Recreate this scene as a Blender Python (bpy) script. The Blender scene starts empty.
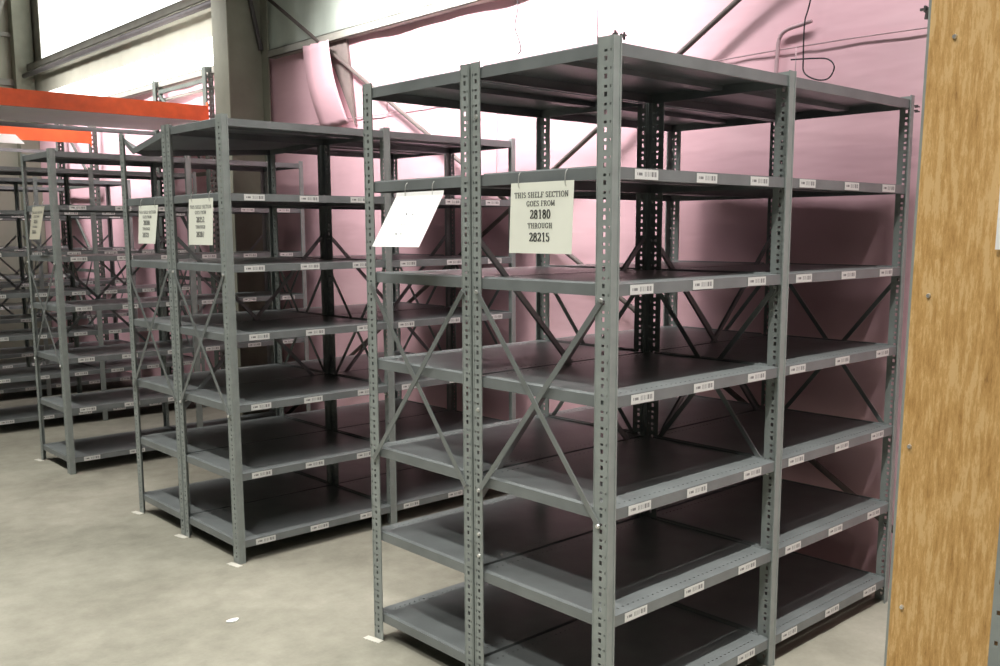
import bpy, bmesh, math, random
from mathutils import Vector, Matrix
random.seed(7)
scene = bpy.context.scene
COL = scene.collection
PI = math.pi
W, D, H = 0.9585, 0.625, 2.21
LEVELS = [0.115, 0.463, 0.812, 1.167, 1.509, 1.856, 2.21]
ROW2, ROW3 = 2.4526, 4.928
XW = 2.10          # back wall
YE = 12.0          # end wall

# ------------------------------------------------------------------ materials
def new_mat(name):
    m = bpy.data.materials.new(name); m.use_nodes = True
    nt = m.node_tree; b = nt.nodes['Principled BSDF']
    return m, nt, b
def ramp(nt, fac, stops):
    r = nt.nodes.new('ShaderNodeValToRGB'); e = r.color_ramp.elements
    e[0].position, e[0].color = stops[0][0], (*stops[0][1], 1)
    e[1].position, e[1].color = stops[-1][0], (*stops[-1][1], 1)
    for p, c in stops[1:-1]:
        x = e.new(p); x.color = (*c, 1)
    nt.links.new(fac, r.inputs[0]); return r.outputs[0]
def noise(nt, scale, detail=4, rough=.55, stretch=None, coord='Object'):
    tc = nt.nodes.new('ShaderNodeTexCoord'); v = tc.outputs[coord]
    if stretch:
        mp = nt.nodes.new('ShaderNodeMapping'); mp.inputs['Scale'].default_value = stretch
        nt.links.new(v, mp.inputs[0]); v = mp.outputs[0]
    n = nt.nodes.new('ShaderNodeTexNoise'); n.inputs['Scale'].default_value = scale
    n.inputs['Detail'].default_value = detail; n.inputs['Roughness'].default_value = rough
    nt.links.new(v, n.inputs['Vector']); return n.outputs['Fac']
def bump(nt, b, h, strength, dist=.01):
    bp = nt.nodes.new('ShaderNodeBump'); bp.inputs['Strength'].default_value = strength
    bp.inputs['Distance'].default_value = dist
    nt.links.new(h, bp.inputs['Height']); nt.links.new(bp.outputs[0], b.inputs['Normal'])
def paint(name, c, var=.12, scale=9, rough=.45, metal=0.0, bmp=0):
    m, nt, b = new_mat(name)
    f = noise(nt, scale)
    a = tuple(x*(1-var) for x in c); d = tuple(min(1, x*(1+var)) for x in c)
    nt.links.new(ramp(nt, f, [(.3, a), (.7, d)]), b.inputs['Base Color'])
    b.inputs['Roughness'].default_value = rough; b.inputs['Metallic'].default_value = metal
    if bmp: bump(nt, b, f, bmp)
    return m
M = {}
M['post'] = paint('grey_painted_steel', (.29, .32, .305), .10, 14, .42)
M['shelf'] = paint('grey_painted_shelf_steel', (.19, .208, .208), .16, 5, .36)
M['brace'] = paint('grey_brace_steel', (.25, .27, .265), .1, 10, .33, .35)
M['bolt'] = paint('zinc_bolt', (.75, .75, .72), .1, 30, .3, .7)
M['paper'] = paint('cream_paper', (.86, .88, .77), .03, 6, .8)
M['dull_paper'] = paint('dull_tan_paper', (.50, .48, .38), .05, 6, .8)
M['white_paper'] = paint('white_paper', (.93, .93, .91), .02, 6, .7)
M['ink'] = paint('black_ink', (.03, .03, .03), .1, 10, .8)
M['faint_ink'] = paint('grey_ink', (.25, .25, .25), .1, 10, .8)
M['orange'] = paint('orange_beam_paint', (.78, .115, .028), .16, 7, .5)
M['rack'] = paint('dark_green_rack_paint', (.10, .115, .10), .2, 9, .5)
M['greybeam'] = paint('grey_beam_paint', (.20, .20, .20), .15, 8, .5)
M['column'] = paint('olive_grey_primer', (.29, .29, .225), .14, 3, .6)
M['girt'] = paint('dull_girt_steel', (.30, .29, .25), .18, 4, .6)
M['pipe'] = paint('dark_pipe', (.10, .09, .09), .2, 5, .5)
M['panel'] = paint('pale_green_white_panel', (.60, .66, .58), .14, 2.5, .55)
M['beige'] = paint('beige_grey_panel', (.42, .41, .33), .12, 1.3, .7)
M['dark_ceiling'] = paint('dark_roof_deck', (.09, .09, .085), .2, 2, .8)
M['deck'] = paint('white_board', (.93, .92, .87), .03, 3, .6)
M['cord'] = paint('black_cord', (.02, .018, .02), .1, 3, .5)
M['mauve'] = paint('dull_mauve', (.50, .34, .36), .1, 8, .7)
M['rod'] = paint('rust_brown_rod', (.13, .105, .095), .2, 8, .6)
M['whitecord'] = paint('white_cord', (.8, .8, .77), .04, 3, .5)
M['shim'] = paint('off_white_shim', (.62, .60, .53), .08, 20, .7)
M['dark_gap'] = paint('brown_grey_exposed_sheet', (.20, .165, .15), .2, 7, .8)
# concrete
m, nt, b = new_mat('worn_concrete'); M['floor'] = m
f1 = noise(nt, .9, 6, .6); f2 = noise(nt, 9, 5, .6); f3 = noise(nt, 60, 3, .6)
mix = nt.nodes.new('ShaderNodeMath'); mix.operation = 'MULTIPLY_ADD'
nt.links.new(f2, mix.inputs[0]); mix.inputs[1].default_value = .35; nt.links.new(f1, mix.inputs[2])
mix2 = nt.nodes.new('ShaderNodeMath'); mix2.operation = 'MULTIPLY_ADD'
nt.links.new(f3, mix2.inputs[0]); mix2.inputs[1].default_value = .12; nt.links.new(mix.outputs[0], mix2.inputs[2])
nt.links.new(ramp(nt, mix2.outputs[0], [(.50, (.205, .195, .155)), (.68, (.29, .28, .225)), (.84, (.37, .355, .29)), (1.0, (.47, .45, .38))]), b.inputs['Base Color'])
b.inputs['Roughness'].default_value = .55; bump(nt, b, f3, .12, .004)
# pink vinyl insulation
m, nt, b = new_mat('pink_vinyl_insulation'); M['pink'] = m
f1 = noise(nt, 1.1, 4, .55); f2 = noise(nt, 1.0, 3, .5, (1, 1.2, 5))
nt.links.new(ramp(nt, f1, [(.3, (.72, .435, .485)), (.55, (.80, .50, .55)), (.75, (.84, .56, .60))]), b.inputs['Base Color'])
b.inputs['Roughness'].default_value = .55; bump(nt, b, f2, .22, .05)
# wood board
m, nt, b = new_mat('plywood_board'); M['wood'] = m
f1 = noise(nt, 5, 8, .68, (1, 22, 3.0)); f2 = noise(nt, 9, 5, .65, (1, 2, 1)); f3 = noise(nt, 110, 4, .75, (1, 3, .8))
a1 = nt.nodes.new('ShaderNodeMath'); a1.operation = 'MULTIPLY_ADD'
nt.links.new(f2, a1.inputs[0]); a1.inputs[1].default_value = .5; nt.links.new(f1, a1.inputs[2])
a2 = nt.nodes.new('ShaderNodeMath'); a2.operation = 'MULTIPLY_ADD'
nt.links.new(f3, a2.inputs[0]); a2.inputs[1].default_value = .35; nt.links.new(a1.outputs[0], a2.inputs[2])
nt.links.new(ramp(nt, a2.outputs[0], [(.60, (.27, .13, .035)), (.78, (.53, .295, .092)), (.96, (.68, .41, .15)), (1.0, (.76, .50, .22))]), b.inputs['Base Color'])
b.inputs['Roughness'].default_value = .62; bump(nt, b, a2.outputs[0], .25, .004)
# bar code label (pattern in the label's own UV space)
m, nt, b = new_mat('barcode_label'); M['label'] = m
uv = nt.nodes.new('ShaderNodeUVMap'); sp = nt.nodes.new('ShaderNodeSeparateXYZ'); nt.links.new(uv.outputs[0], sp.inputs[0])
def mth(op, a, v=None, c=None):
    n = nt.nodes.new('ShaderNodeMath'); n.operation = op
    for i, x in enumerate((a, v, c)):
        if x is None: continue
        if isinstance(x, (int, float)): n.inputs[i].default_value = x
        else: nt.links.new(x, n.inputs[i])
    return n.outputs[0]
U, V = sp.outputs[0], sp.outputs[1]
wn = nt.nodes.new('ShaderNodeTexWhiteNoise'); wn.noise_dimensions = '1D'
nt.links.new(mth('FLOOR', mth('MULTIPLY', U, 100)), wn.inputs['W'])
bars = mth('GREATER_THAN', wn.outputs['Value'], .48)
inx = mth('MULTIPLY', mth('GREATER_THAN', U, .40), mth('LESS_THAN', U, .93))
iny = mth('MULTIPLY', mth('GREATER_THAN', V, .28), mth('LESS_THAN', V, .78))
k1 = mth('MULTIPLY', mth('MULTIPLY', bars, inx), iny)
wn2 = nt.nodes.new('ShaderNodeTexWhiteNoise'); wn2.noise_dimensions = '1D'
nt.links.new(mth('FLOOR', mth('MULTIPLY', U, 30)), wn2.inputs['W'])
inx2 = mth('MULTIPLY', mth('GREATER_THAN', U, .10), mth('LESS_THAN', U, .32))
iny2 = mth('MULTIPLY', mth('GREATER_THAN', V, .38), mth('LESS_THAN', V, .66))
k2 = mth('MULTIPLY', mth('MULTIPLY', mth('GREATER_THAN', wn2.outputs['Value'], .4), inx2), iny2)
k = mth('MAXIMUM', k1, k2)
mx = nt.nodes.new('ShaderNodeMix'); mx.data_type = 'RGBA'
nt.links.new(k, mx.inputs['Factor']); mx.inputs[6].default_value = (.74, .75, .72, 1); mx.inputs[7].default_value = (.24, .24, .24, 1)
nt.links.new(mx.outputs[2], b.inputs['Base Color']); b.inputs['Roughness'].default_value = .5
# daylight panel (lit translucent window)
def emit(name, c, s):
    m, nt, b = new_mat(name); b.inputs['Base Color'].default_value = (*c, 1)
    b.inputs['Emission Color'].default_value = (*c, 1); b.inputs['Emission Strength'].default_value = s
    return m
M['sky'] = emit('translucent_daylight_panel', (.97, 1.0, .95), 2.2)

# ------------------------------------------------------------------ mesh helpers
def box(bm, x0, y0, z0, x1, y1, z1, mat=None):
    vs = [bm.verts.new(p) for p in ((x0,y0,z0),(x1,y0,z0),(x1,y1,z0),(x0,y1,z0),(x0,y0,z1),(x1,y0,z1),(x1,y1,z1),(x0,y1,z1))]
    if mat is not None:
        for v in vs: v.co = mat @ v.co
    for f in ((3,2,1,0),(4,5,6,7),(0,1,5,4),(1,2,6,5),(2,3,7,6),(3,0,4,7)): bm.faces.new([vs[i] for i in f])
def bar(bm, a, b, w, t, n):          # flat bar from a to b, width w in the plane normal to n, thickness t along n
    a, b, n = Vector(a), Vector(b), Vector(n).normalized()
    d = (b-a); L = d.length; d.normalize(); s = d.cross(n).normalized()
    mt = Matrix((( d.x, s.x, n.x, a.x), (d.y, s.y, n.y, a.y), (d.z, s.z, n.z, a.z), (0,0,0,1)))
    box(bm, 0, -w/2, -t/2, L, w/2, t/2, mt)
def tube(bm, pts, r, seg=8):
    pts = [Vector(p) for p in pts]; rings = []
    for i, p in enumerate(pts):
        d = (pts[min(i+1, len(pts)-1)] - pts[max(i-1, 0)]).normalized()
        u = d.cross(Vector((0,0,1)) if abs(d.z) < .9 else Vector((1,0,0))).normalized(); v = d.cross(u)
        rings.append([bm.verts.new(p + (u*math.cos(2*PI*k/seg) + v*math.sin(2*PI*k/seg))*r) for k in range(seg)])
    for a, b in zip(rings, rings[1:]):
        for k in range(seg): bm.faces.new((a[k], a[(k+1)%seg], b[(k+1)%seg], b[k]))
    bm.faces.new(rings[0][::-1]); bm.faces.new(rings[-1])
def smooth_path(P, n=6):
    P = [Vector(p) for p in P]; out = []
    for i in range(len(P)-1):
        p0, p1, p2, p3 = P[max(i-1,0)], P[i], P[i+1], P[min(i+2, len(P)-1)]
        for k in range(n):
            t = k/n
            out.append(.5*((2*p1)+(-p0+p2)*t+(2*p0-5*p1+4*p2-p3)*t*t+(-p0+3*p1-3*p2+p3)*t**3))
    out.append(P[-1]); return out
def plate(bm, o, u, v, n, ub, vb, hole, t):
    """perforated sheet: grid of cells ub x vb, hole(i,j) True = open, thickness t along n"""
    o, u, v, n = map(Vector, (o, u, v, n)); cache = {}
    def vt(i, j, s):
        if (i, j, s) not in cache: cache[(i,j,s)] = bm.verts.new(o + u*ub[i] + v*vb[j] + n*(t*s))
        return cache[(i,j,s)]
    nu, nv = len(ub)-1, len(vb)-1
    solid = lambda i, j: 0 <= i < nu and 0 <= j < nv and not hole(i, j)
    for i in range(nu):
        for j in range(nv):
            if not solid(i, j): continue
            bm.faces.new((vt(i,j,1), vt(i+1,j,1), vt(i+1,j+1,1), vt(i,j+1,1)))
            bm.faces.new((vt(i,j,0), vt(i,j+1,0), vt(i+1,j+1,0), vt(i+1,j,0)))
            for di, dj, a, b in ((-1,0,(i,j),(i,j+1)),(1,0,(i+1,j+1),(i+1,j)),(0,-1,(i+1,j),(i,j)),(0,1,(i,j+1),(i+1,j+1))):
                if not solid(i+di, j+dj):
                    bm.faces.new((vt(*a,0), vt(*b,0), vt(*b,1), vt(*a,1)))
def mesh(name, bm, mat, recalc=True, smooth=False):
    if recalc: bmesh.ops.recalc_face_normals(bm, faces=bm.faces)
    me = bpy.data.meshes.new(name); bm.to_mesh(me); bm.free(); me.materials.append(mat)
    if smooth:
        for p in me.polygons: p.use_smooth = True
    return me
def link(name, me, parent=None, loc=None, rot=None):
    o = bpy.data.objects.new(name, me); COL.objects.link(o)
    if parent is not None: o.parent = parent
    if loc is not None: o.location = loc
    if rot is not None: o.rotation_euler = rot
    return o
def obj(name, bm, mat, parent=None, smooth=False): return link(name, mesh(name, bm, mat, smooth=smooth), parent)
def tag(o, label, cat, group=None):
    o['label'] = label; o['category'] = cat
    if group: o['group'] = group
    return o
def thing(name, label, cat, loc=(0,0,0), rz=0, group=None):
    o = bpy.data.objects.new(name, None); COL.objects.link(o); o.empty_display_size = .1
    o.location = loc; o.rotation_euler = (0, 0, rz); return tag(o, label, cat, group)
def struct(name, bm, mat):
    o = obj(name, bm, mat); o['kind'] = 'structure'; return o
def copy_tree(o, parent=None):
    c = o.copy(); COL.objects.link(c)
    if parent is not None: c.parent = parent
    for ch in list(o.children): copy_tree(ch, c)
    return c

# ------------------------------------------------------------------ posts, shelves, braces
PH = H + .018
def holes_v(h):
    vb = [0.0]; z = .02; kinds = []
    while z < h - .06:
        vb += [z+.005, z+.019, z+.030, z+.038]; kinds += ['s', 'B', 's', 'S']; z += .0508
    vb.append(h); kinds.append('s'); return vb, kinds
VB, VK = holes_v(PH)
def perf_flange(bm, o, u, n, t=.0028, w=.060):
    ub = [0, .007, .0125, w*.40, w*.40+.0115, w]
    def hole(i, j):
        k = VK[j]
        return (k == 'B' and i == 3) or (k == 'S' and i in (1,)) or (k == 'S' and i == 3)
    plate(bm, o, u, (0,0,1), n, ub, VB, hole, t)
def corner_post(sx, sy):
    bm = bmesh.new(); t = .0028
    # flange facing the aisle (plain, beaded edges) and flange on the end (perforated)
    box(bm, min(0, sx*.031), min(0, -sy*t), 0, max(0, sx*.031), max(0, -sy*t), PH)
    x = sx*.025; box(bm, min(x, x+sx*.006), -sy*t*1.0 if sy > 0 else t, 0, max(x, x+sx*.006), -sy*t*2.0 if sy > 0 else 2*t, PH)
    fw_ = .060 if sy > 0 else .045
    perf_flange(bm, (-sx*t, -sy*t, 0), (0, sy, 0), (sx, 0, 0), t, fw_)
    for y in (.0012, fw_-.005):        # raised beads on the perforated flange
        a, b = sy*y, sy*(y+.0030)
        box(bm, min(-sx*t, -sx*(t+.0016)), min(a, b), 0, max(-sx*t, -sx*(t+.0016)), max(a, b), PH)
    return mesh('post', bm, M['post'])
def mid_post(sy):
    bm = bmesh.new(); t = .0028
    box(bm, -.021, min(0, -sy*t), 0, .021, max(0, -sy*t), PH)
    for s in (-1, 1):
        x0, x1 = sorted((s*.015, s*.021)); y0, y1 = sorted((-sy*t, -sy*2*t)); box(bm, x0, y0, 0, x1, y1, PH)
    perf_flange(bm, (-t/2, 0, 0), (0, sy, 0), (1, 0, 0), t)
    return mesh('post', bm, M['post'])
def shelf_mesh(sag=0.0):
    bm = bmesh.new(); x0, x1, y0, y1 = .003, W-.003, .0015, D-.0015; w, d = x1-x0, y1-y0; t = .0012; lip = .036
    ub = [0, .055]
    x = .055
    while x + .0254 < w-.05:
        ub += [x+.010, x+.0165]; x += .0254
    ub.append(w); n = len(ub)-1
    vb = [0, .034, .0400, d/2, d-.0400, d-.034, d]
    def hole(i, j): return j in (1, 4) and i >= 2 and i % 2 == 0 and i < n-1
    plate(bm, (x0, y0, -t), (1,0,0), (0,1,0), (0,0,1), ub, vb, hole, t)
    for (a, b, c, e) in ((x0, y0, x1, y0+t), (x0, y1-t, x1, y1), (x0, y0+t, x0+t, y1-t), (x1-t, y0+t, x1, y1-t)):
        box(bm, a, b, -lip, c, e, -t)
    for (a, b, c, e) in ((x0+t, y0+t, x1-t, y0+.016), (x0+t, y1-.016, x1-t, y1-t)):
        box(bm, a, b, -lip, c, e, -lip+t)
    for xa, sg in ((x0, 1), (x1, -1)):      # rolled rim along each end
        pr = [(xa, -.004), (xa+sg*.009, .0055), (xa+sg*.013, .0055), (xa+sg*.016, 0), (xa+sg*.004, -.004)]
        ra = [bm.verts.new((px_, y0+.045, pz_)) for px_, pz_ in pr]; rb = [bm.verts.new((px_, y1-.045, pz_)) for px_, pz_ in pr]
        for k in range(5): bm.faces.new((ra[k], ra[(k+1)%5], rb[(k+1)%5], rb[k]))
        bm.faces.new(ra[::-1]); bm.faces.new(rb)
    # stiffening channel under the middle
    box(bm, x0+.01, D/2-.03, -.020, x1-.01, D/2+.03, -t-.0002)
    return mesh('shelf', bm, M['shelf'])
def label_mesh():
    bm = bmesh.new(); w, h, t = .112, .030, .0008
    box(bm, 0, -t, -h, w, 0, 0)
    uvl = bm.loops.layers.uv.new('UVMap')
    for f in bm.faces:
        for l in f.loops: l[uvl].uv = (l.vert.co.x/w, l.vert.co.z/h+1)
    return mesh('barcode_label', bm, M['label'])
ZT, ZB = 1.462, .762
def brace_mesh(a, b, n):
    bm = bmesh.new(); bar(bm, a, b, .019, .0035, n); return mesh('cross_brace', bm, M['brace'])
def bolt_mesh(n):
    bm = bmesh.new(); n = Vector(n)
    q = Vector((0,0,1)).rotation_difference(n).to_matrix().to_4x4()
    bmesh.ops.create_cone(bm, cap_ends=True, segments=10, radius1=.0075, radius2=.0055, depth=.006, matrix=q @ Matrix.Translation((0,0,.003)))
    return mesh('bolt', bm, M['bolt'])
LM = label_mesh(); SM = shelf_mesh(); BX = bolt_mesh((-1,0,0)); BY = bolt_mesh((0,1,0))

def make_unit(label):
    u = thing('shelving_unit', label, 'shelving', (0,0,0), 0, 'grey steel shelving units')
    for x, kind in ((0, 1), (W, 0), (2*W, -1)):
        for y, sy in ((0, 1), (D, -1)):
            link('post', corner_post(kind, sy) if kind else mid_post(sy), u, (x, y, 0))
    for bay in (0, 1):
        for li, z in enumerate(LEVELS):
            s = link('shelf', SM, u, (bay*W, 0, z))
            if li < 6:
                for k, x in enumerate((.100, .412, .733)):
                    dx = random.uniform(-.016, .012)
                    if bay and k == 0: dx -= .03
                    link('barcode_label', LM, s, (x+dx, -.0002, -.003 + random.uniform(-.0015, .001)))
    for x, n in ((-.0048, -1), (W-.008, -1), (2*W+.0048, 1)):
        for k, (ya, yb) in enumerate(((.030, D-.030), (D-.030, .030))):
            xo = x + n*(.0045*k + .0022)
            b = link('cross_brace', brace_mesh((xo, ya, ZT), (xo, yb, ZB), (1,0,0)), u)
            if n < 0:
                for yy, zz in ((ya, ZT), (yb, ZB)): link('bolt', BX, b, (xo-.002, yy, zz))
    for bay in (0, 1):
        for k, (xa, xb) in enumerate(((.03, W-.03), (W-.03, .03))):
            y = D + .0020 + .0036*k
            link('cross_brace', brace_mesh((bay*W+xa, y, 1.64), (bay*W+xb, y, .72), (0,1,0)), u)
    return u
BACKNOTE = {}
u1 = make_unit('tall grey steel shelving unit nearest the camera, with the 28180 sign on its end')
u1['group'] = 'grey steel shelving units'
def place(src, loc, rz, label):
    c = copy_tree(src); c.location = loc; c.rotation_euler = (0,0,rz); c['label'] = label; return c
G = .0155
u2 = place(u1, (2*W, 2*D+G, 0), PI, 'grey shelving unit backing onto the nearest one, hung with the glaring white sheet')
u3 = place(u1, (0, ROW2, 0), 0, 'front grey shelving unit of the middle row, flat top, hung with the larger cream sign')
u4 = place(u1, (2*W, ROW2+2*D+G, 0), PI, 'rear grey shelving unit of the middle row, with the bent top shelf')
u5 = place(u1, (0, ROW3, 0), 0, 'grey shelving unit standing alone behind the middle row, at the left of the photo')
u6 = place(u1, (-.06, 6.73, 0), 0, 'dim grey shelving unit directly behind the lone left unit, under the nearer orange beam')
u7 = place(u1, (0, 8.45, 0), 0, 'dark shelving unit second behind the lone left unit, partly seen through it')
u8 = place(u1, (0, 10.35, 0), 0, 'farthest dark shelving unit, nearest the beige end wall')

# bent top shelf of the middle row's rear unit (local coordinates, unit is turned half round)
def bent_shelf():
    bm = bmesh.new(); nx, ny = 14, 24; x0, x1 = .003, W-.003; y0, y1 = .0015, D-.0015
    def dz(x, y):
        yy = 1 - y/D                        # 0 at the middle row's centre, 1 at its far side
        prof = -.075*(yy/.72) if yy < .72 else -.075 + .105*(yy-.72)/.28
        if yy >= .72: prof = -.075 + .105*(yy-.72)/.28*max(0, min(1, (x/W-.90)/.10))
        return prof * (.25+.75*x/W)
    top = [[bm.verts.new((x0+(x1-x0)*i/nx, y0+(y1-y0)*j/ny, 0)) for j in range(ny+1)] for i in range(nx+1)]
    bot = [[bm.verts.new((v.co.x, v.co.y, -.0015)) for v in r] for r in top]
    for i in range(nx):
        for j in range(ny):
            bm.faces.new((top[i][j], top[i+1][j], top[i+1][j+1], top[i][j+1]))
            bm.faces.new((bot[i][j], bot[i][j+1], bot[i+1][j+1], bot[i+1][j]))
    def skirt(line, off):
        lo = [bm.verts.new(v.co + Vector((0,0,-.033))) for v in line]; lo2 = [bm.verts.new(v.co + Vector((0,0,-.033)) + off) for v in line]
        up2 = [bm.verts.new(v.co + off) for v in line]
        for k in range(len(line)-1):
            bm.faces.new((line[k], line[k+1], lo[k+1], lo[k])); bm.faces.new((up2[k], lo2[k], lo2[k+1], up2[k+1])); bm.faces.new((lo[k], lo[k+1], lo2[k+1], lo2[k]))
    skirt(top[0], Vector((.0015,0,-.0015))); skirt(top[nx], Vector((-.0015,0,-.0015)))
    skirt([r[0] for r in top], Vector((0,.0015,-.0015))); skirt([r[ny] for r in top], Vector((0,-.0015,-.0015)))
    for v in bm.verts: v.co.z += dz(v.co.x, v.co.y)
    return mesh('shelf', bm, M['shelf'])
for ch in u4.children:
    if ch.name.startswith('shelf') and abs(ch.location.z - H) < .01 and ch.location.x > .5:
        ch.data = bent_shelf(); ch['label'] = 'bent top shelf with a sagging edge'

# ------------------------------------------------------------------ foreground unit with wooden end board
BXX = -.585; BY0 = -1.147; BD = .305; LEAN = math.radians(.80)
f = thing('shelving_unit', 'narrow foreground shelving unit at the right edge with a wooden board on its end', 'shelving', (BXX, BY0, 0))
f.rotation_euler = (LEAN, 0, 0)
FP = {}
for x, sx in ((0, 1), (W, -1)):
    for y, sy in ((0, -1), (-BD, 1)):
        link('post', corner_post(sx, sy), f, (x, y, 0))
def narrow_shelf():
    bm = bmesh.new(); t = .0012
    box(bm, .003, -BD+.002, -t, W-.003, -.002, 0)
    for q in ((.003, -BD+.002, W-.003, -BD+.0032), (.003, -.0032, W-.003, -.002), (.003, -BD+.0032, .0042, -.0032), (W-.0042, -BD+.0032, W-.003, -.0032)):
        box(bm, q[0], q[1], -.036, q[2], q[3], -t)
    return mesh('shelf', bm, M['shelf'])
NS = narrow_shelf()
for z in LEVELS: link('shelf', NS, f, (0, 0, z))
bm = bmesh.new(); box(bm, -.0215, -.182, .30, -.0045, -.010, PH+.05)
bd = obj('end_board', bm, M['wood'], f); bd['label'] = 'rough tan wooden board'
bm = bmesh.new(); t = .0028     # perforated steel angle standing over the board's right edge
perf_flange(bm, (-.0275, -.176, 0), (0, -1, 0), (1, 0, 0), t, .060)
pp = obj('perforated_angle', bm, M['post'], f)
for (y, z) in ((-.050, 1.966), (-.038, 1.563), (-.024, 1.310), (-.030, 1.03)):
    sc = link('screw', BX, bd, (-.0215, y, z)); sc['label'] = 'shiny screw head'; sc.scale = (.6, .55, .55)
bm = bmesh.new()
for z in (2.020,):
    bar(bm, (.006, .001, z), (.006, .020, z), .004, .004, (1,0,0)); box(bm, .002, .010, z-.005, .010, .013, z+.005); bar(bm, (.006, .008, z), (.006, .010, z-.016), .004, .004, (1,0,0))
obj('bolt', bm, M['pipe'], f)
bm = bmesh.new(); box(bm, -.0292, -.30, 1.640, -.0276, -.137, 1.85)
obj('paper_card', bm, M['white_paper'], f)['label'] = 'blank white card'

# bolts protruding from the posts of the nearest unit
bm = bmesh.new()
for (x, y, z, dx, dy) in ((.020, .0, 2.222, 1, 0), (.045, 0, 2.216, 1, 0), (.06, 0, 2.222, 1, 0)):
    bar(bm, (x, .012, z), (x, .012, z+.022), .005, .005, (1,0,0)); box(bm, x-.006, .006, z+.010, x+.006, .018, z+.015)
for z in (2.19, 2.17):
    bar(bm, (2*W+.003, .012, z), (2*W+.085, .012, z), .005, .005, (0,1,0)); box(bm, 2*W+.055, .006, z-.006, 2*W+.060, .018, z+.006)
obj('bolt_cluster', bm, M['pipe'], u1)
for z in (1.05, .60, .52, 2.05):    # bright bolt heads up the adjoining posts
    link('bolt', BX, u1, (-.003, D-.024, z)); 

# ------------------------------------------------------------------ white shims under the feet
bm = bmesh.new(); box(bm, -.012, -.045, 0, .020, .042, .003, Matrix.Rotation(.2, 4, 'Z')); SH = mesh('floor_shim', bm, M['shim'])
names = {(0,0):'', }
for (y, lab) in ((2*D+G-.02, 'white shim under the left foot of the nearest row'), (ROW2+.01, 'white shim under the corner foot of the middle row'),
                 (ROW2+D+.01, 'white shim under the centre feet of the middle row'), (ROW2+2*D+G-.02, 'white shim under the far left foot of the middle row'),
                 (ROW3+D-.02, 'white shim under the far foot of the lone left unit')):
    o = link('floor_shim', SH, None, (-.03, y, 0)); tag(o, lab, 'shim', 'white shims under the shelf feet')
bm = bmesh.new(); bmesh.ops.create_circle(bm, cap_ends=True, segments=14, radius=.028)
for v in bm.verts: v.co.x *= 1.0+.2*math.sin(v.co.y*90); v.co.y *= .62
r_ = bmesh.ops.extrude_face_region(bm, geom=bm.faces[:])
for g_ in r_['geom']:
    if isinstance(g_, bmesh.types.BMVert): g_.co.z += .004
o = obj('paper_scrap', bm, M['white_paper']); o.location = (-.361, 1.819, .001); tag(o, 'small white scrap lying alone on the concrete floor', 'scrap')

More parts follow.
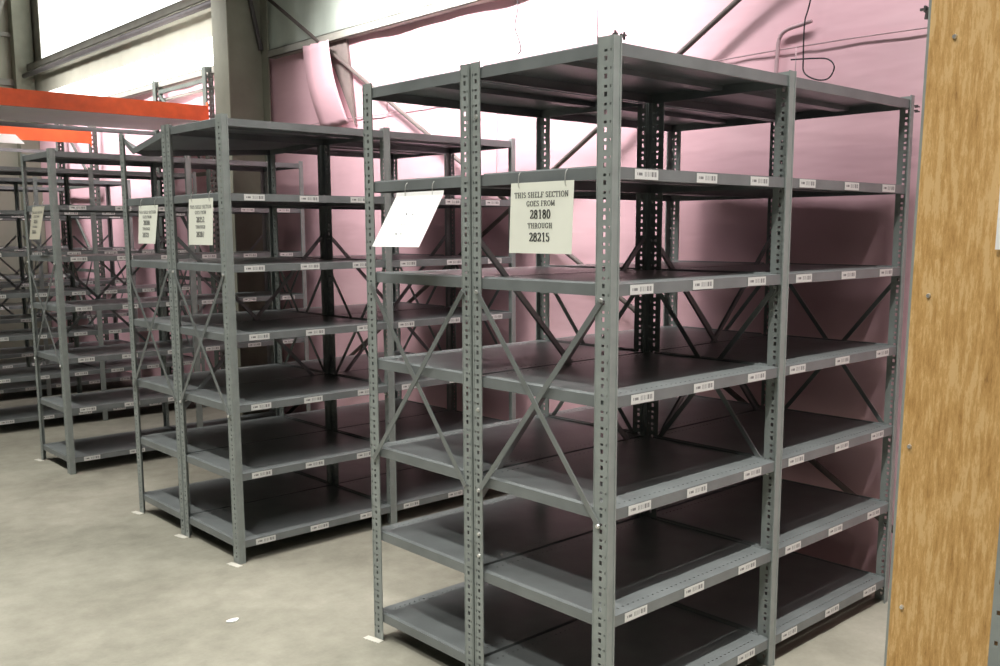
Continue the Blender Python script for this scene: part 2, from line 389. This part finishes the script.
# ------------------------------------------------------------------ signs
def arc(cx, cy, rx, ry, a0, a1, n=10):
    return [(cx+rx*math.cos(math.radians(a0+(a1-a0)*k/n)), cy+ry*math.sin(math.radians(a0+(a1-a0)*k/n))) for k in range(n+1)]
def _s(x, y, w=.16): return [(x-w, y), (x+w, y)]      # a serif
GLY = {   # width, strokes (cap height 1)
 'T': (.78, [[(.39, 0), (.39, 1)], [(.05, .97), (.73, .97)], _s(.39, .03), [(.05, .97), (.05, .78)], [(.73, .97), (.73, .78)]]),
 'H': (.92, [[(.22, 0), (.22, 1)], [(.70, 0), (.70, 1)], [(.22, .5), (.70, .5)], _s(.22, .03), _s(.22, .97), _s(.70, .03), _s(.70, .97)]),
 'I': (.46, [[(.23, 0), (.23, 1)], _s(.23, .03), _s(.23, .97)]),
 'S': (.66, [arc(.33, .74, .22, .23, 20, 270, 12) + arc(.33, .27, .23, .24, 90, -160, 12)]),
 'E': (.76, [[(.20, 0), (.20, 1)], [(.06, .97), (.66, .97), (.66, .80)], [(.20, .52), (.52, .52)], [(.06, .03), (.70, .03), (.70, .22)]]),
 'L': (.74, [[(.20, 0), (.20, 1)], _s(.20, .97), [(.06, .03), (.68, .03), (.68, .24)]]),
 'F': (.70, [[(.20, 0), (.20, 1)], [(.06, .97), (.64, .97), (.64, .80)], [(.20, .52), (.50, .52)], _s(.20, .03)]),
 'C': (.80, [arc(.42, .5, .33, .48, 40, 320, 18), [(.70, .80), (.70, .97)]]),
 'O': (.88, [arc(.44, .5, .36, .48, 0, 360, 22)]),
 'N': (.90, [[(.20, 0), (.20, 1)], [(.16, 1), (.72, 0)], [(.72, 0), (.72, 1)], _s(.20, .03), _s(.20, .97), _s(.72, .97)]),
 'G': (.88, [arc(.42, .5, .33, .48, 40, 330, 18), [(.70, .80), (.70, .97)], [(.70, .05), (.70, .42)], _s(.70, .42, .14)]),
 'R': (.84, [[(.20, 0), (.20, 1)], [(.06, .97), (.42, .97)] + arc(.42, .74, .22, .23, 90, -90, 8) + [(.20, .51)], [(.42, .5), (.76, .03)], _s(.20, .03), _s(.74, .03, .10)]),
 'M': (1.06, [[(.18, 0), (.18, 1)], [(.18, 1), (.52, .1)], [(.52, .1), (.86, 1)], [(.86, 0), (.86, 1)], _s(.18, .03, .12), _s(.18, .97, .12), _s(.86, .03), _s(.86, .97, .12)]),
 'U': (.90, [[(.22, 1), (.22, .32)] + arc(.46, .32, .24, .29, 180, 360, 10) + [(.70, .32), (.70, 1)], _s(.22, .97), _s(.70, .97, .12)]),
 ' ': (.36, []),
 '0': (.60, [arc(.30, .5, .22, .48, 0, 360, 22)]), '1': (.60, [[(.32, 0), (.32, 1)], [(.32, 1), (.14, .84)], _s(.32, .03)]),
 '2': (.60, [arc(.29, .72, .21, .25, 160, -20, 10) + [(.42, .50), (.07, .06)], [(.07, .05), (.53, .05), (.55, .20)]]),
 '3': (.60, [arc(.27, .75, .19, .22, 150, -90, 10), arc(.27, .28, .22, .25, 90, -150, 12)]),
 '4': (.60, [[(.40, 0), (.40, 1)], [(.40, 1), (.05, .30)], [(.05, .28), (.56, .28)]]),
 '5': (.60, [[(.14, .95), (.50, .95)], [(.14, .95), (.12, .58)], arc(.27, .32, .23, .28, 120, -150, 12)]),
 '7': (.60, [[(.07, .95), (.53, .95)], [(.53, .95), (.22, 0)]]),
 '8': (.60, [arc(.30, .75, .18, .22, 0, 360, 16), arc(.30, .27, .22, .25, 0, 360, 18)]),
 '9': (.60, [arc(.29, .68, .20, .28, 0, 360, 16), arc(.10, .60, .40, .58, 5, -75, 10)]),
}
def text_mesh(parent, s, y, z, size, x, mat, bold=.0):
    """serif lettering as thin raised ink; sheet's reading direction is -Y seen from -X"""
    cap = size*.70; thick, thin = cap*(.135+bold*55), cap*(.060+bold*20)
    TR = .085; tot = (sum(GLY[c][0] for c in s) + TR*len(s))*cap; bm = bmesh.new(); cx_ = y + tot/2
    for c in s:
        wd, st = GLY[c]
        for pl in st:
            for (a, b) in zip(pl, pl[1:]):
                dy_, dz_ = (b[0]-a[0])*cap, (b[1]-a[1])*cap; L_ = math.hypot(dy_, dz_)
                if L_ < 1e-6: continue
                w_ = thin + (thick-thin)*abs(dz_)/L_; nx_, nz_ = -dz_/L_*w_/2, dy_/L_*w_/2
                ex, ez = dy_/L_*thin*.3, dz_/L_*thin*.3
                q = [(a[0]*cap-ex+nx_, a[1]*cap-ez+nz_), (b[0]*cap+ex+nx_, b[1]*cap+ez+nz_), (b[0]*cap+ex-nx_, b[1]*cap+ez-nz_), (a[0]*cap-ex-nx_, a[1]*cap-ez-nz_)]
                f0 = [bm.verts.new((x, cx_-u_, z+v_)) for u_, v_ in q]; f1 = [bm.verts.new((x-.0003, cx_-u_, z+v_)) for u_, v_ in q]
                bm.faces.new(f1); bm.faces.new(f0[::-1])
                for k in range(4): bm.faces.new((f0[k], f0[(k+1)%4], f1[(k+1)%4], f1[k]))
        cx_ -= (wd+TR)*cap
    return obj('printed_text', bm, mat, parent)
def sheet(name, w, h, prof, mat, skew=0.0, taper=0.0):
    """paper in the YZ plane hanging from z=0; prof(t)->(dx,dz) offset down the sheet; y from 0 to w"""
    bm = bmesh.new(); ny, nz = 8, 14; F, Bk = [], []
    for i in range(nz+1):
        t = i/nz; dx, dz = prof(t)
        rowf, rowb = [], []
        for j in range(ny+1):
            y = w*(j/ny)*(1-taper*t) + skew*t + w*taper*t*.5
            rowf.append(bm.verts.new((dx, y, dz))); rowb.append(bm.verts.new((dx+.0005, y, dz)))
        F.append(rowf); Bk.append(rowb)
    for i in range(nz):
        for j in range(ny):
            bm.faces.new((F[i][j], F[i+1][j], F[i+1][j+1], F[i][j+1])); bm.faces.new((Bk[i][j], Bk[i][j+1], Bk[i+1][j+1], Bk[i+1][j]))
    for j in range(ny):
        bm.faces.new((F[0][j], F[0][j+1], Bk[0][j+1], Bk[0][j])); bm.faces.new((F[nz][j+1], F[nz][j], Bk[nz][j], Bk[nz][j+1]))
    for i in range(nz):
        bm.faces.new((F[i][0], Bk[i][0], Bk[i+1][0], F[i+1][0])); bm.faces.new((F[i][ny], F[i+1][ny], Bk[i+1][ny], Bk[i][ny]))
    return mesh(name, bm, mat, smooth=False)
def hook(parent, y, z=0):
    bm = bmesh.new(); tube(bm, smooth_path([(.004, y, z-.018), (-.004, y, z-.012), (-.005, y, z+.008), (-.001, y, z+.028), (.006, y, z+.034)], 4), .0016, 6)
    obj('wire_hook', bm, M['bolt'], parent, True)
def sign(y0, y1, z1, z0, lines, label, tilt=.012, skew=0, taper=0, mat='paper', ink='ink'):
    s = thing('paper_sign', label, 'sign', (-.011, y0, z1))
    h = z1-z0; w = y1-y0
    me = sheet('sheet', w, h, lambda t: (-tilt*t, -h*t), M[mat], skew, taper); link('sheet', me, s)
    for (tx, yy, zz, sz, bold) in lines:
        o = text_mesh(s, tx, w*yy + skew*zz + w*taper*zz*.5, -h*zz, sz, -tilt*zz-.0008, M[ink], bold)
    for y in (w*.12, w*.86): hook(s, y, .0)
    return s
L5 = lambda a, b, k=1.0: [('THIS SHELF SECTION', .5, .215, .0245*k, .0003), ('GOES FROM', .5, .335, .0235*k, .0003), (a, .5, .510, .039*k, .0007), ('THROUGH', .5, .645, .0235*k, .0003), (b, .5, .830, .039*k, .0007)]
sign(.142, .422, 1.822, 1.598, L5('28180', '28215'), 'cream paper sign reading 28180 through 28215 hung on the nearest shelf end', .010)
# glaring sheet curling outwards
s = thing('paper_sign', 'tilted glaring white paper sheet hung left of the 28180 sign', 'sign', (-.011, .768, 1.812))
def prof(t):
    a = min(t, .25); return (-.02*t - .11*(max(0, t-.05)), -.203*t + .006*t*t)
me = sheet('sheet', .280, .2, prof, M['white_paper'], skew=-.012); link('sheet', me, s)
for (tx, yy, t, sz) in (('28216', .50, .43, .03), ('THROUGH', .5, .60, .018), ('28251', .55, .80, .03)):
    pass
bm = bmesh.new()
for (y, t, w, h) in ((.165, .41, .006, .008), (.128, .42, .004, .005), (.172, .60, .004, .003), (.155, .60, .004, .003), (.176, .77, .009, .007), (.150, .77, .004, .008)):
    dx, dz = prof(t); box(bm, dx-.0010, y-.03*t, dz-h/2, dx-.0004, y-.03*t+w, dz+h/2)
obj('printed_text', bm, M['faint_ink'], s)
for y in (.06, .22): hook(s, y)
sign(2.552, 2.822, 1.836, 1.606, L5('28252', '28287', .98), 'larger cream paper sign on the middle row, nearer its corner post', .012, ink='faint_ink')
sign(3.205, 3.465, 1.816, 1.608, L5('28288', '28323', .92), 'cream paper sign on the middle row, left of the larger one', .02, .0, .12, ink='faint_ink')
sign(5.075, 5.335, 1.850, 1.625, L5('28324', '28359', .90), 'dull curled paper sign on the end of the lone left unit', .05, -.03, .15, 'dull_paper', 'faint_ink')

# ------------------------------------------------------------------ pallet racks with orange beams
def rack(Yf, label, orange_end=2.04, deck=False):
    dp = 1.19; r = thing('pallet_rack', label, 'rack', (0, Yf, 0))
    HR = 3.18
    def upright(x, y, sgn):
        bm = bmesh.new(); w = .075; t = .0025
        vb = [0.0]; kk = []; z = .05
        while z < HR-.06: vb += [z, z+.028]; kk += ['s', 'B']; z += .0508
        vb.append(HR); kk.append('s')
        def hole(i, j): return kk[j] == 'B' and i in (1, 3)
        plate(bm, (x-.0375, y, 0), (1,0,0), (0,0,1), (0,-1,0), [0, .012, .026, .049, .063, .075], vb, hole, t)
        for s_ in (-1, 1): box(bm, x+s_*.0375-.00125, min(y, y+sgn*.07), 0, x+s_*.0375+.00125, max(y, y+sgn*.07), HR)
        vb2 = vb
        obj('upright', bm, M['rack'], r)
        bm = bmesh.new(); box(bm, x-.06, y-.06+sgn*.03, 0, x+.06, y+.06+sgn*.03, .006); obj('base_plate', bm, M['rack'], r)
    for x in (-.78, 1.985):
        upright(x, 0, 1); upright(x, dp, -1)
        for z in (.2, 1.2, 2.2, 3.05):
            bm = bmesh.new(); box(bm, x-.012, .07, z, x+.012, dp-.07, z+.035); obj('frame_strut', bm, M['rack'], r)
        for a, b in ((.22, 1.2), (1.22, 2.2), (2.22, 3.05)):
            bm = bmesh.new(); bar(bm, (x, .07, a), (x, dp-.07, b), .03, .02, (1,0,0)); obj('frame_brace', bm, M['rack'], r)
    def beam(y, z0, z1, m, sgn):
        bm = bmesh.new(); box(bm, -.74, y-.022 if sgn > 0 else y-.003, z0, 1.95, y+.003 if sgn > 0 else y+.022, z1)
        b = obj('beam', bm, m, r)
        for x in (-.745, 1.945):
            bm = bmesh.new(); box(bm, x-.004, y-.030 if sgn > 0 else y-.004, z0-.03, x+.004, y+.004 if sgn > 0 else y+.030, z1+.03)
            obj('end_bracket', bm, m, b)
    beam(-.004, 2.685, 2.822, M['orange'], 1)
    beam(dp+.004, 2.645, 2.685, M['greybeam'], -1)
    if not deck:
        bm = bmesh.new(); box(bm, -.73, .03, 2.690, 1.93, dp-.03, 2.706); dk = obj('white_board', bm, M['deck'], r); dk['label'] = 'white decking board'
    if deck:
        bm = bmesh.new(); P = [(-.72, 2.640), (1.22, 2.640), (1.13, 2.735), (-.72, 2.735)]
        v = [bm.verts.new((a, -.050, z)) for a, z in P]; f_ = bm.faces.new(v); e = bmesh.ops.extrude_face_region(bm, geom=[f_])
        for g_ in e['geom']:
            if isinstance(g_, bmesh.types.BMVert): g_.co.y += .022
        dk = obj('white_board', bm, M['deck'], r); dk['label'] = 'white board along the beam'
    return r
rack(6.63, 'pallet rack with the nearer, longer orange beam')
rack(9.62, 'farther pallet rack with the lower, shorter orange beam', deck=True)
bm = bmesh.new()
tube(bm, smooth_path([(-.02, 6.59, 2.90), (.02, 6.59, 2.89), (.05, 6.59, 2.84), (.055, 6.59, 2.74), (.02, 6.59, 2.70)], 6), .004, 6)
tube(bm, smooth_path([(-.02, 6.59, 2.71), (.05, 6.59, 2.69), (.09, 6.59, 2.63), (.095, 6.59, 2.60)], 6), .004, 6)
tag(obj('hanging_cord', bm, M['whitecord'], smooth=True), 'thin white cord looped over the nearer orange beam at the left edge', 'cord')

# ------------------------------------------------------------------ building
bm = bmesh.new(); box(bm, -9, -7, -.1, XW+.2, YE+.2, 0); struct('floor', bm, M['floor'])
YS = -5.0
bm = bmesh.new(); ny, nz = 150, 34; z0, z1 = 0, 3.16
def wob(y, z):
    return .008*math.sin(y*5.3+1.3*math.sin(z*2.1)) + .004*math.sin(y*11+z*3) + .003*math.sin(z*9+y*2)
g = [[bm.verts.new((XW - .02 + wob(y_, z_)*min(1, z_*2), y_, z_)) for z_ in [z0+(z1-z0)*k/nz for k in range(nz+1)]] for y_ in [YS+(YE-YS)*i/ny for i in range(ny+1)]]
for i in range(ny):
    for k in range(nz): bm.faces.new((g[i][k], g[i+1][k], g[i+1][k+1], g[i][k+1]))
wb = struct('wall_back', bm, M['pink'])
for p in wb.data.polygons: p.use_smooth = True
bm = bmesh.new(); box(bm, XW+.025, YS, 0, XW+.14, YE+.1, 3.16); obj('wall_backing', bm, M['panel'])['kind'] = 'structure'
def corr(bm, ya, yb, za, zb, x, pitch=.30, depth=.006):
    n = int((yb-ya)/pitch*4); pr = None
    for i in range(n+1):
        y = ya+(yb-ya)*i/n; dx = (0, 0, depth, depth)[i % 4]
        c = (bm.verts.new((x+dx, y, za)), bm.verts.new((x+dx, y, zb)))
        if pr: bm.faces.new((pr[0], c[0], c[1], pr[1]))
        pr = c
bm = bmesh.new(); corr(bm, YS, 5.85, 3.16, 6.0, XW-.02); struct('wall_back_upper', bm, M['panel'])
bm = bmesh.new(); corr(bm, 5.85, YE, 3.47, 3.78, XW-.02); struct('wall_back_band', bm, M['beige'])
bm = bmesh.new(); box(bm, XW-.02, 5.95, 3.21, XW+.01, YE-.3, 3.47); struct('window_2', bm, M['sky'])
bm = bmesh.new(); box(bm, XW, 6.1, 3.86, XW+.03, 11.6, 5.6); struct('window_1', bm, M['sky'])
bm = bmesh.new(); box(bm, XW-.01, 5.85, 3.76, XW+.05, 6.1, 6.0); box(bm, XW-.01, 11.6, 3.76, XW+.05, YE, 6.0); box(bm, XW-.01, 6.1, 5.6, XW+.05, 11.6, 6.0)
struct('trim_1', bm, M['girt'])
def girt(z, ya, yb, name, h=.06, d=.09, mat='girt'):
    bm = bmesh.new(); box(bm, XW-d, ya, z, XW-.0, yb, z+.006); box(bm, XW-d, ya, z, XW-d+.006, yb, z+h); box(bm, XW-d, ya, z+h-.006, XW-d+.03, yb, z+h)
    struct(name, bm, M[mat])
YC = 5.72
girt(3.12, YS, YC-.14, 'trim_2', .065); girt(3.12, YC+.14, YE, 'trim_3', .065)
girt(3.77, YS, YC-.14, 'trim_4', .08, .12); girt(3.77, YC+.14, YE, 'trim_5', .08, .12)
bm = bmesh.new(); tube(bm, [(XW-.16, YC+.2, 3.70), (XW-.16, YE-.02, 3.70)], .03, 12)
tag(obj('wall_pipe', bm, M['pipe'], smooth=True), 'dark horizontal pipe along the upper back wall left of the steel column', 'pipe')
bm = bmesh.new(); tube(bm, [(XW-.06, 6.3, 3.0), (XW-.06, 9.5, 3.0)], .015, 10)
tag(obj('wall_rail', bm, M['girt'], smooth=True), 'thin grey rail low on the wall behind the pallet rack uprights', 'rail')
# end wall
bm = bmesh.new(); box(bm, -9, YE, 0, XW+.2, YE+.15, 6.0); struct('wall_left', bm, M['beige'])
bm = bmesh.new(); box(bm, -9, YE-.07, 4.20, XW-.2, YE-.001, 4.25); struct('trim_6', bm, M['girt'])
bm = bmesh.new(); box(bm, -9, YE-.07, 3.58, XW-.2, YE-.001, 3.66); struct('trim_7', bm, M['girt'])
bm = bmesh.new(); box(bm, XW-.26, YE-.17, 0, XW-.03, YE-.005, 6.0); struct('trim_8', bm, M['column'])
bm = bmesh.new(); bar(bm, (XW-.21, YE-.21, 5.05), (XW-.73, YE-.21, 3.67), .05, .045, (0,1,0))
struct('trim_12', bm, M['girt'])
bm = bmesh.new(); box(bm, -9, -7, 6.0, XW+.2, YE+.2, 6.1); struct('ceiling', bm, M['dark_ceiling'])
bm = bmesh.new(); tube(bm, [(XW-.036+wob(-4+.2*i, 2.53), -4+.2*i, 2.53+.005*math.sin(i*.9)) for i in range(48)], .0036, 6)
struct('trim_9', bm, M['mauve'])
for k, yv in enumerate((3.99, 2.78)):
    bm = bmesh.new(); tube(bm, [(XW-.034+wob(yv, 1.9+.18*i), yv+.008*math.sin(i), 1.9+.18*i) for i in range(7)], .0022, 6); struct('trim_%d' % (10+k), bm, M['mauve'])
# steel column
c = thing('steel_column', 'tall olive grey steel column against the back wall behind the middle row', 'column', (XW-.01, YC, 0))
bm = bmesh.new(); box(bm, -.435, -.12, 0, -.423, .145, 5.98); obj('flange', bm, M['column'], c)
bm = bmesh.new(); box(bm, -.423, .010, 0, -.048, .020, 5.98); obj('web', bm, M['column'], c)
bm = bmesh.new(); box(bm, -.058, -.10, 0, -.048, .13, 5.98); obj('flange', bm, M['column'], c)
bm = bmesh.new(); bar(bm, (-.33, -.02, 4.4), (-.08, -.02, 3.2), .03, .03, (0,1,0)); obj('conduit', bm, M['pipe'], c)
# wall rods
for (a, b, lab) in (((XW-.085, 5.56, 3.60), (XW-.085, -.45, .02), 'long diagonal steel rod running down rightwards from the steel column'),
                    ((XW-.115, -1.35, 4.15), (XW-.115, 5.55, .02), 'long diagonal steel rod running up rightwards behind the nearest unit')):
    bm = bmesh.new(); tube(bm, [a, b], .0145, 10); tag(obj('brace_rod', bm, M['rod'], smooth=True), lab, 'rod')
# torn insulation flap
bm = bmesh.new(); n = 14; L = []
for i in range(n+1):
    t = i/n; bow = -.035*math.sin(PI*t)
    yl = 4.925-.25*t; yr = yl-.36; z = 3.12-.66*t
    L.append([bm.verts.new((XW-.135+bow-.015*math.cos(3*j), yl+(yr-yl)*j/6, z+.02*t*j/6)) for j in range(7)])
for i in range(n):
    for j in range(6): bm.faces.new((L[i][j], L[i][j+1], L[i+1][j+1], L[i+1][j]))
e = bmesh.ops.extrude_face_region(bm, geom=bm.faces[:])
for g_ in e['geom']:
    if isinstance(g_, bmesh.types.BMVert): g_.co.x += .005
tag(obj('insulation_flap', bm, M['pink'], smooth=True), 'loose strip of pink insulation hanging from the girt right of the steel column', 'insulation')
bm = bmesh.new(); P = [(4.75, 3.12), (4.46, 3.12), (4.37, 2.48)]
v = [bm.verts.new((XW-.052, y, z)) for y, z in P]; f_ = bm.faces.new(v); e = bmesh.ops.extrude_face_region(bm, geom=[f_])
for g_ in e['geom']:
    if isinstance(g_, bmesh.types.BMVert): g_.co.x += .02
tag(obj('exposed_sheet', bm, M['dark_gap']), 'dark brown wedge of bare sheet beside the hanging insulation strip', 'sheet')
# cords on the wall
KX = (2.03+2.16595)/(2.70+2.16595)      # the cords were measured on a plane at 2.70 m
x = 2.03
def W_(pts): return [(x, -1.88425+(a+1.88425)*KX, 1.66842+(b-1.66842)*KX) for a, b in pts]
def cord(name, pts, r, mat, lab, cat, n=8):
    bm = bmesh.new(); q = W_(pts); tube(bm, smooth_path(q, n) if len(q) > 2 else q, r, 8); tag(obj(name, bm, M[mat], smooth=True), lab, cat)
cord('hanging_cord', [(.90, 3.1), (.965, 2.86), (.985, 2.78), (.985, 2.60), (.975, 2.52), (.90, 2.475), (.83, 2.475), (.80, 2.53), (.84, 2.575), (.93, 2.590), (1.06, 2.600)], .0036, 'cord', 'black cord curling into a loop on the pink wall above the nearest unit', 'cord')
cord('hanging_cord', [(1.03, 2.66), (1.03, 2.45)], .003, 'mauve', 'short straight dark cord beside the looped black cord', 'cord')
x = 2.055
cord('trim', [(1.17, 2.47), (1.165, 2.62), (1.155, 2.73), (1.11, 2.77), (1.02, 2.785), (.96, 2.795)], .010, 'mauve', '', '')  # hook-shaped darker mark on the wall, built as a thin raised mauve strip
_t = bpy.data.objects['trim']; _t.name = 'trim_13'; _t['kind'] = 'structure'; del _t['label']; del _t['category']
x = 2.03
cord('hanging_cord', [(3.28, 3.40), (3.25, 3.25), (3.28, 3.12), (3.24, 3.02), (3.22, 2.95), (3.25, 2.92)], .0038, 'cord', 'thin crinkled dark cord hanging on the bright wall above the 28180 sign', 'cord')
cord('hanging_cord', [(2.49, 3.30), (2.49, 2.70)], .003, 'cord', 'straight thin dark cord hanging behind the top corner of the nearest unit', 'cord')

# ------------------------------------------------------------------ light
def area(name, loc, sx, sy, power, color=(1, .98, .93), aim=None, spread=None):
    l = bpy.data.lights.new(name, 'AREA'); l.shape = 'RECTANGLE'; l.size = sx; l.size_y = sy; l.energy = power; l.color = color
    if spread: l.spread = math.radians(spread)
    o = bpy.data.objects.new(name, l); COL.objects.link(o); o.location = loc
    if aim: o.rotation_euler = (Vector(aim)-Vector(loc)).to_track_quat('-Z', 'Y').to_euler()
    return o
area('main_aisle_lamps', (-2.0, 4.0, 5.7), .3, 8.5, 235, spread=112)
area('front_fill', (-3.2, -1.4, 5.4), .3, 1.6, 125, spread=125)  # added fill for the wooden board and shelf ends, not a known fixture
area('near_aisle_lamp', (0.1, -1.20, 5.0), 1.3, .05, 62, spread=75)
area('middle_aisle_lamp', (0.3, 1.86, 4.0), 1.2, .05, 17, spread=75)
area('left_aisle_lamp', (0.6, 4.3, 4.2), 2.2, .08, 16, spread=150)
area('wall_wash_fill', (1.15, 2.95, 3.75), 2.9, .10, 74, color=(1, .975, .98), aim=(2.1, 2.95, 2.85), spread=88)  # added wash that whitens the upper wall
area('wall_wash_fill_right', (1.0, -0.2, 4.5), 2.2, .10, 40, color=(1, .975, .98), aim=(2.1, -.2, 2.95), spread=120)  # extra light added to lift the pink wall at the right
area('far_wall_fill', (1.0, 8.6, 3.9), 5, .2, 120, color=(1, .975, .98), aim=(2.1, 8.6, 2.3), spread=110)  # added wash brightening the far stretch of wall, no known fitting
w = bpy.data.worlds.new('hall'); scene.world = w; w.use_nodes = True
bg = w.node_tree.nodes['Background']; bg.inputs[0].default_value = (.95, .98, 1, 1); bg.inputs[1].default_value = .02

# ------------------------------------------------------------------ camera
fpx, cy, cx, cY, cZ, yaw, pit, rol = (956.26381, 362.47127, -2.16595, -1.88425, 1.66842, 0.8315, -0.13636, -0.00378)
cam = bpy.data.cameras.new('camera'); co = bpy.data.objects.new('camera', cam); COL.objects.link(co); scene.camera = co
cam.sensor_fit = 'HORIZONTAL'; cam.sensor_width = 36; cam.lens = fpx*36/1000; cam.shift_y = (cy-333)/1000; cam.clip_start = .05
fw = Vector((math.cos(yaw)*math.cos(pit), math.sin(yaw)*math.cos(pit), math.sin(pit)))
r = Vector((math.sin(yaw), -math.cos(yaw), 0)); u = r.cross(fw)
r2 = r*math.cos(rol)+u*math.sin(rol); u2 = -r*math.sin(rol)+u*math.cos(rol)
mt = Matrix(((r2.x, u2.x, -fw.x, cx), (r2.y, u2.y, -fw.y, cY), (r2.z, u2.z, -fw.z, cZ), (0,0,0,1)))
co.matrix_world = mt
scene.view_settings.view_transform = 'Standard'; scene.view_settings.look = 'None'
scene.view_settings.exposure = 0.0; scene.view_settings.gamma = 1.0; scene.view_settings.use_curve_mapping = False
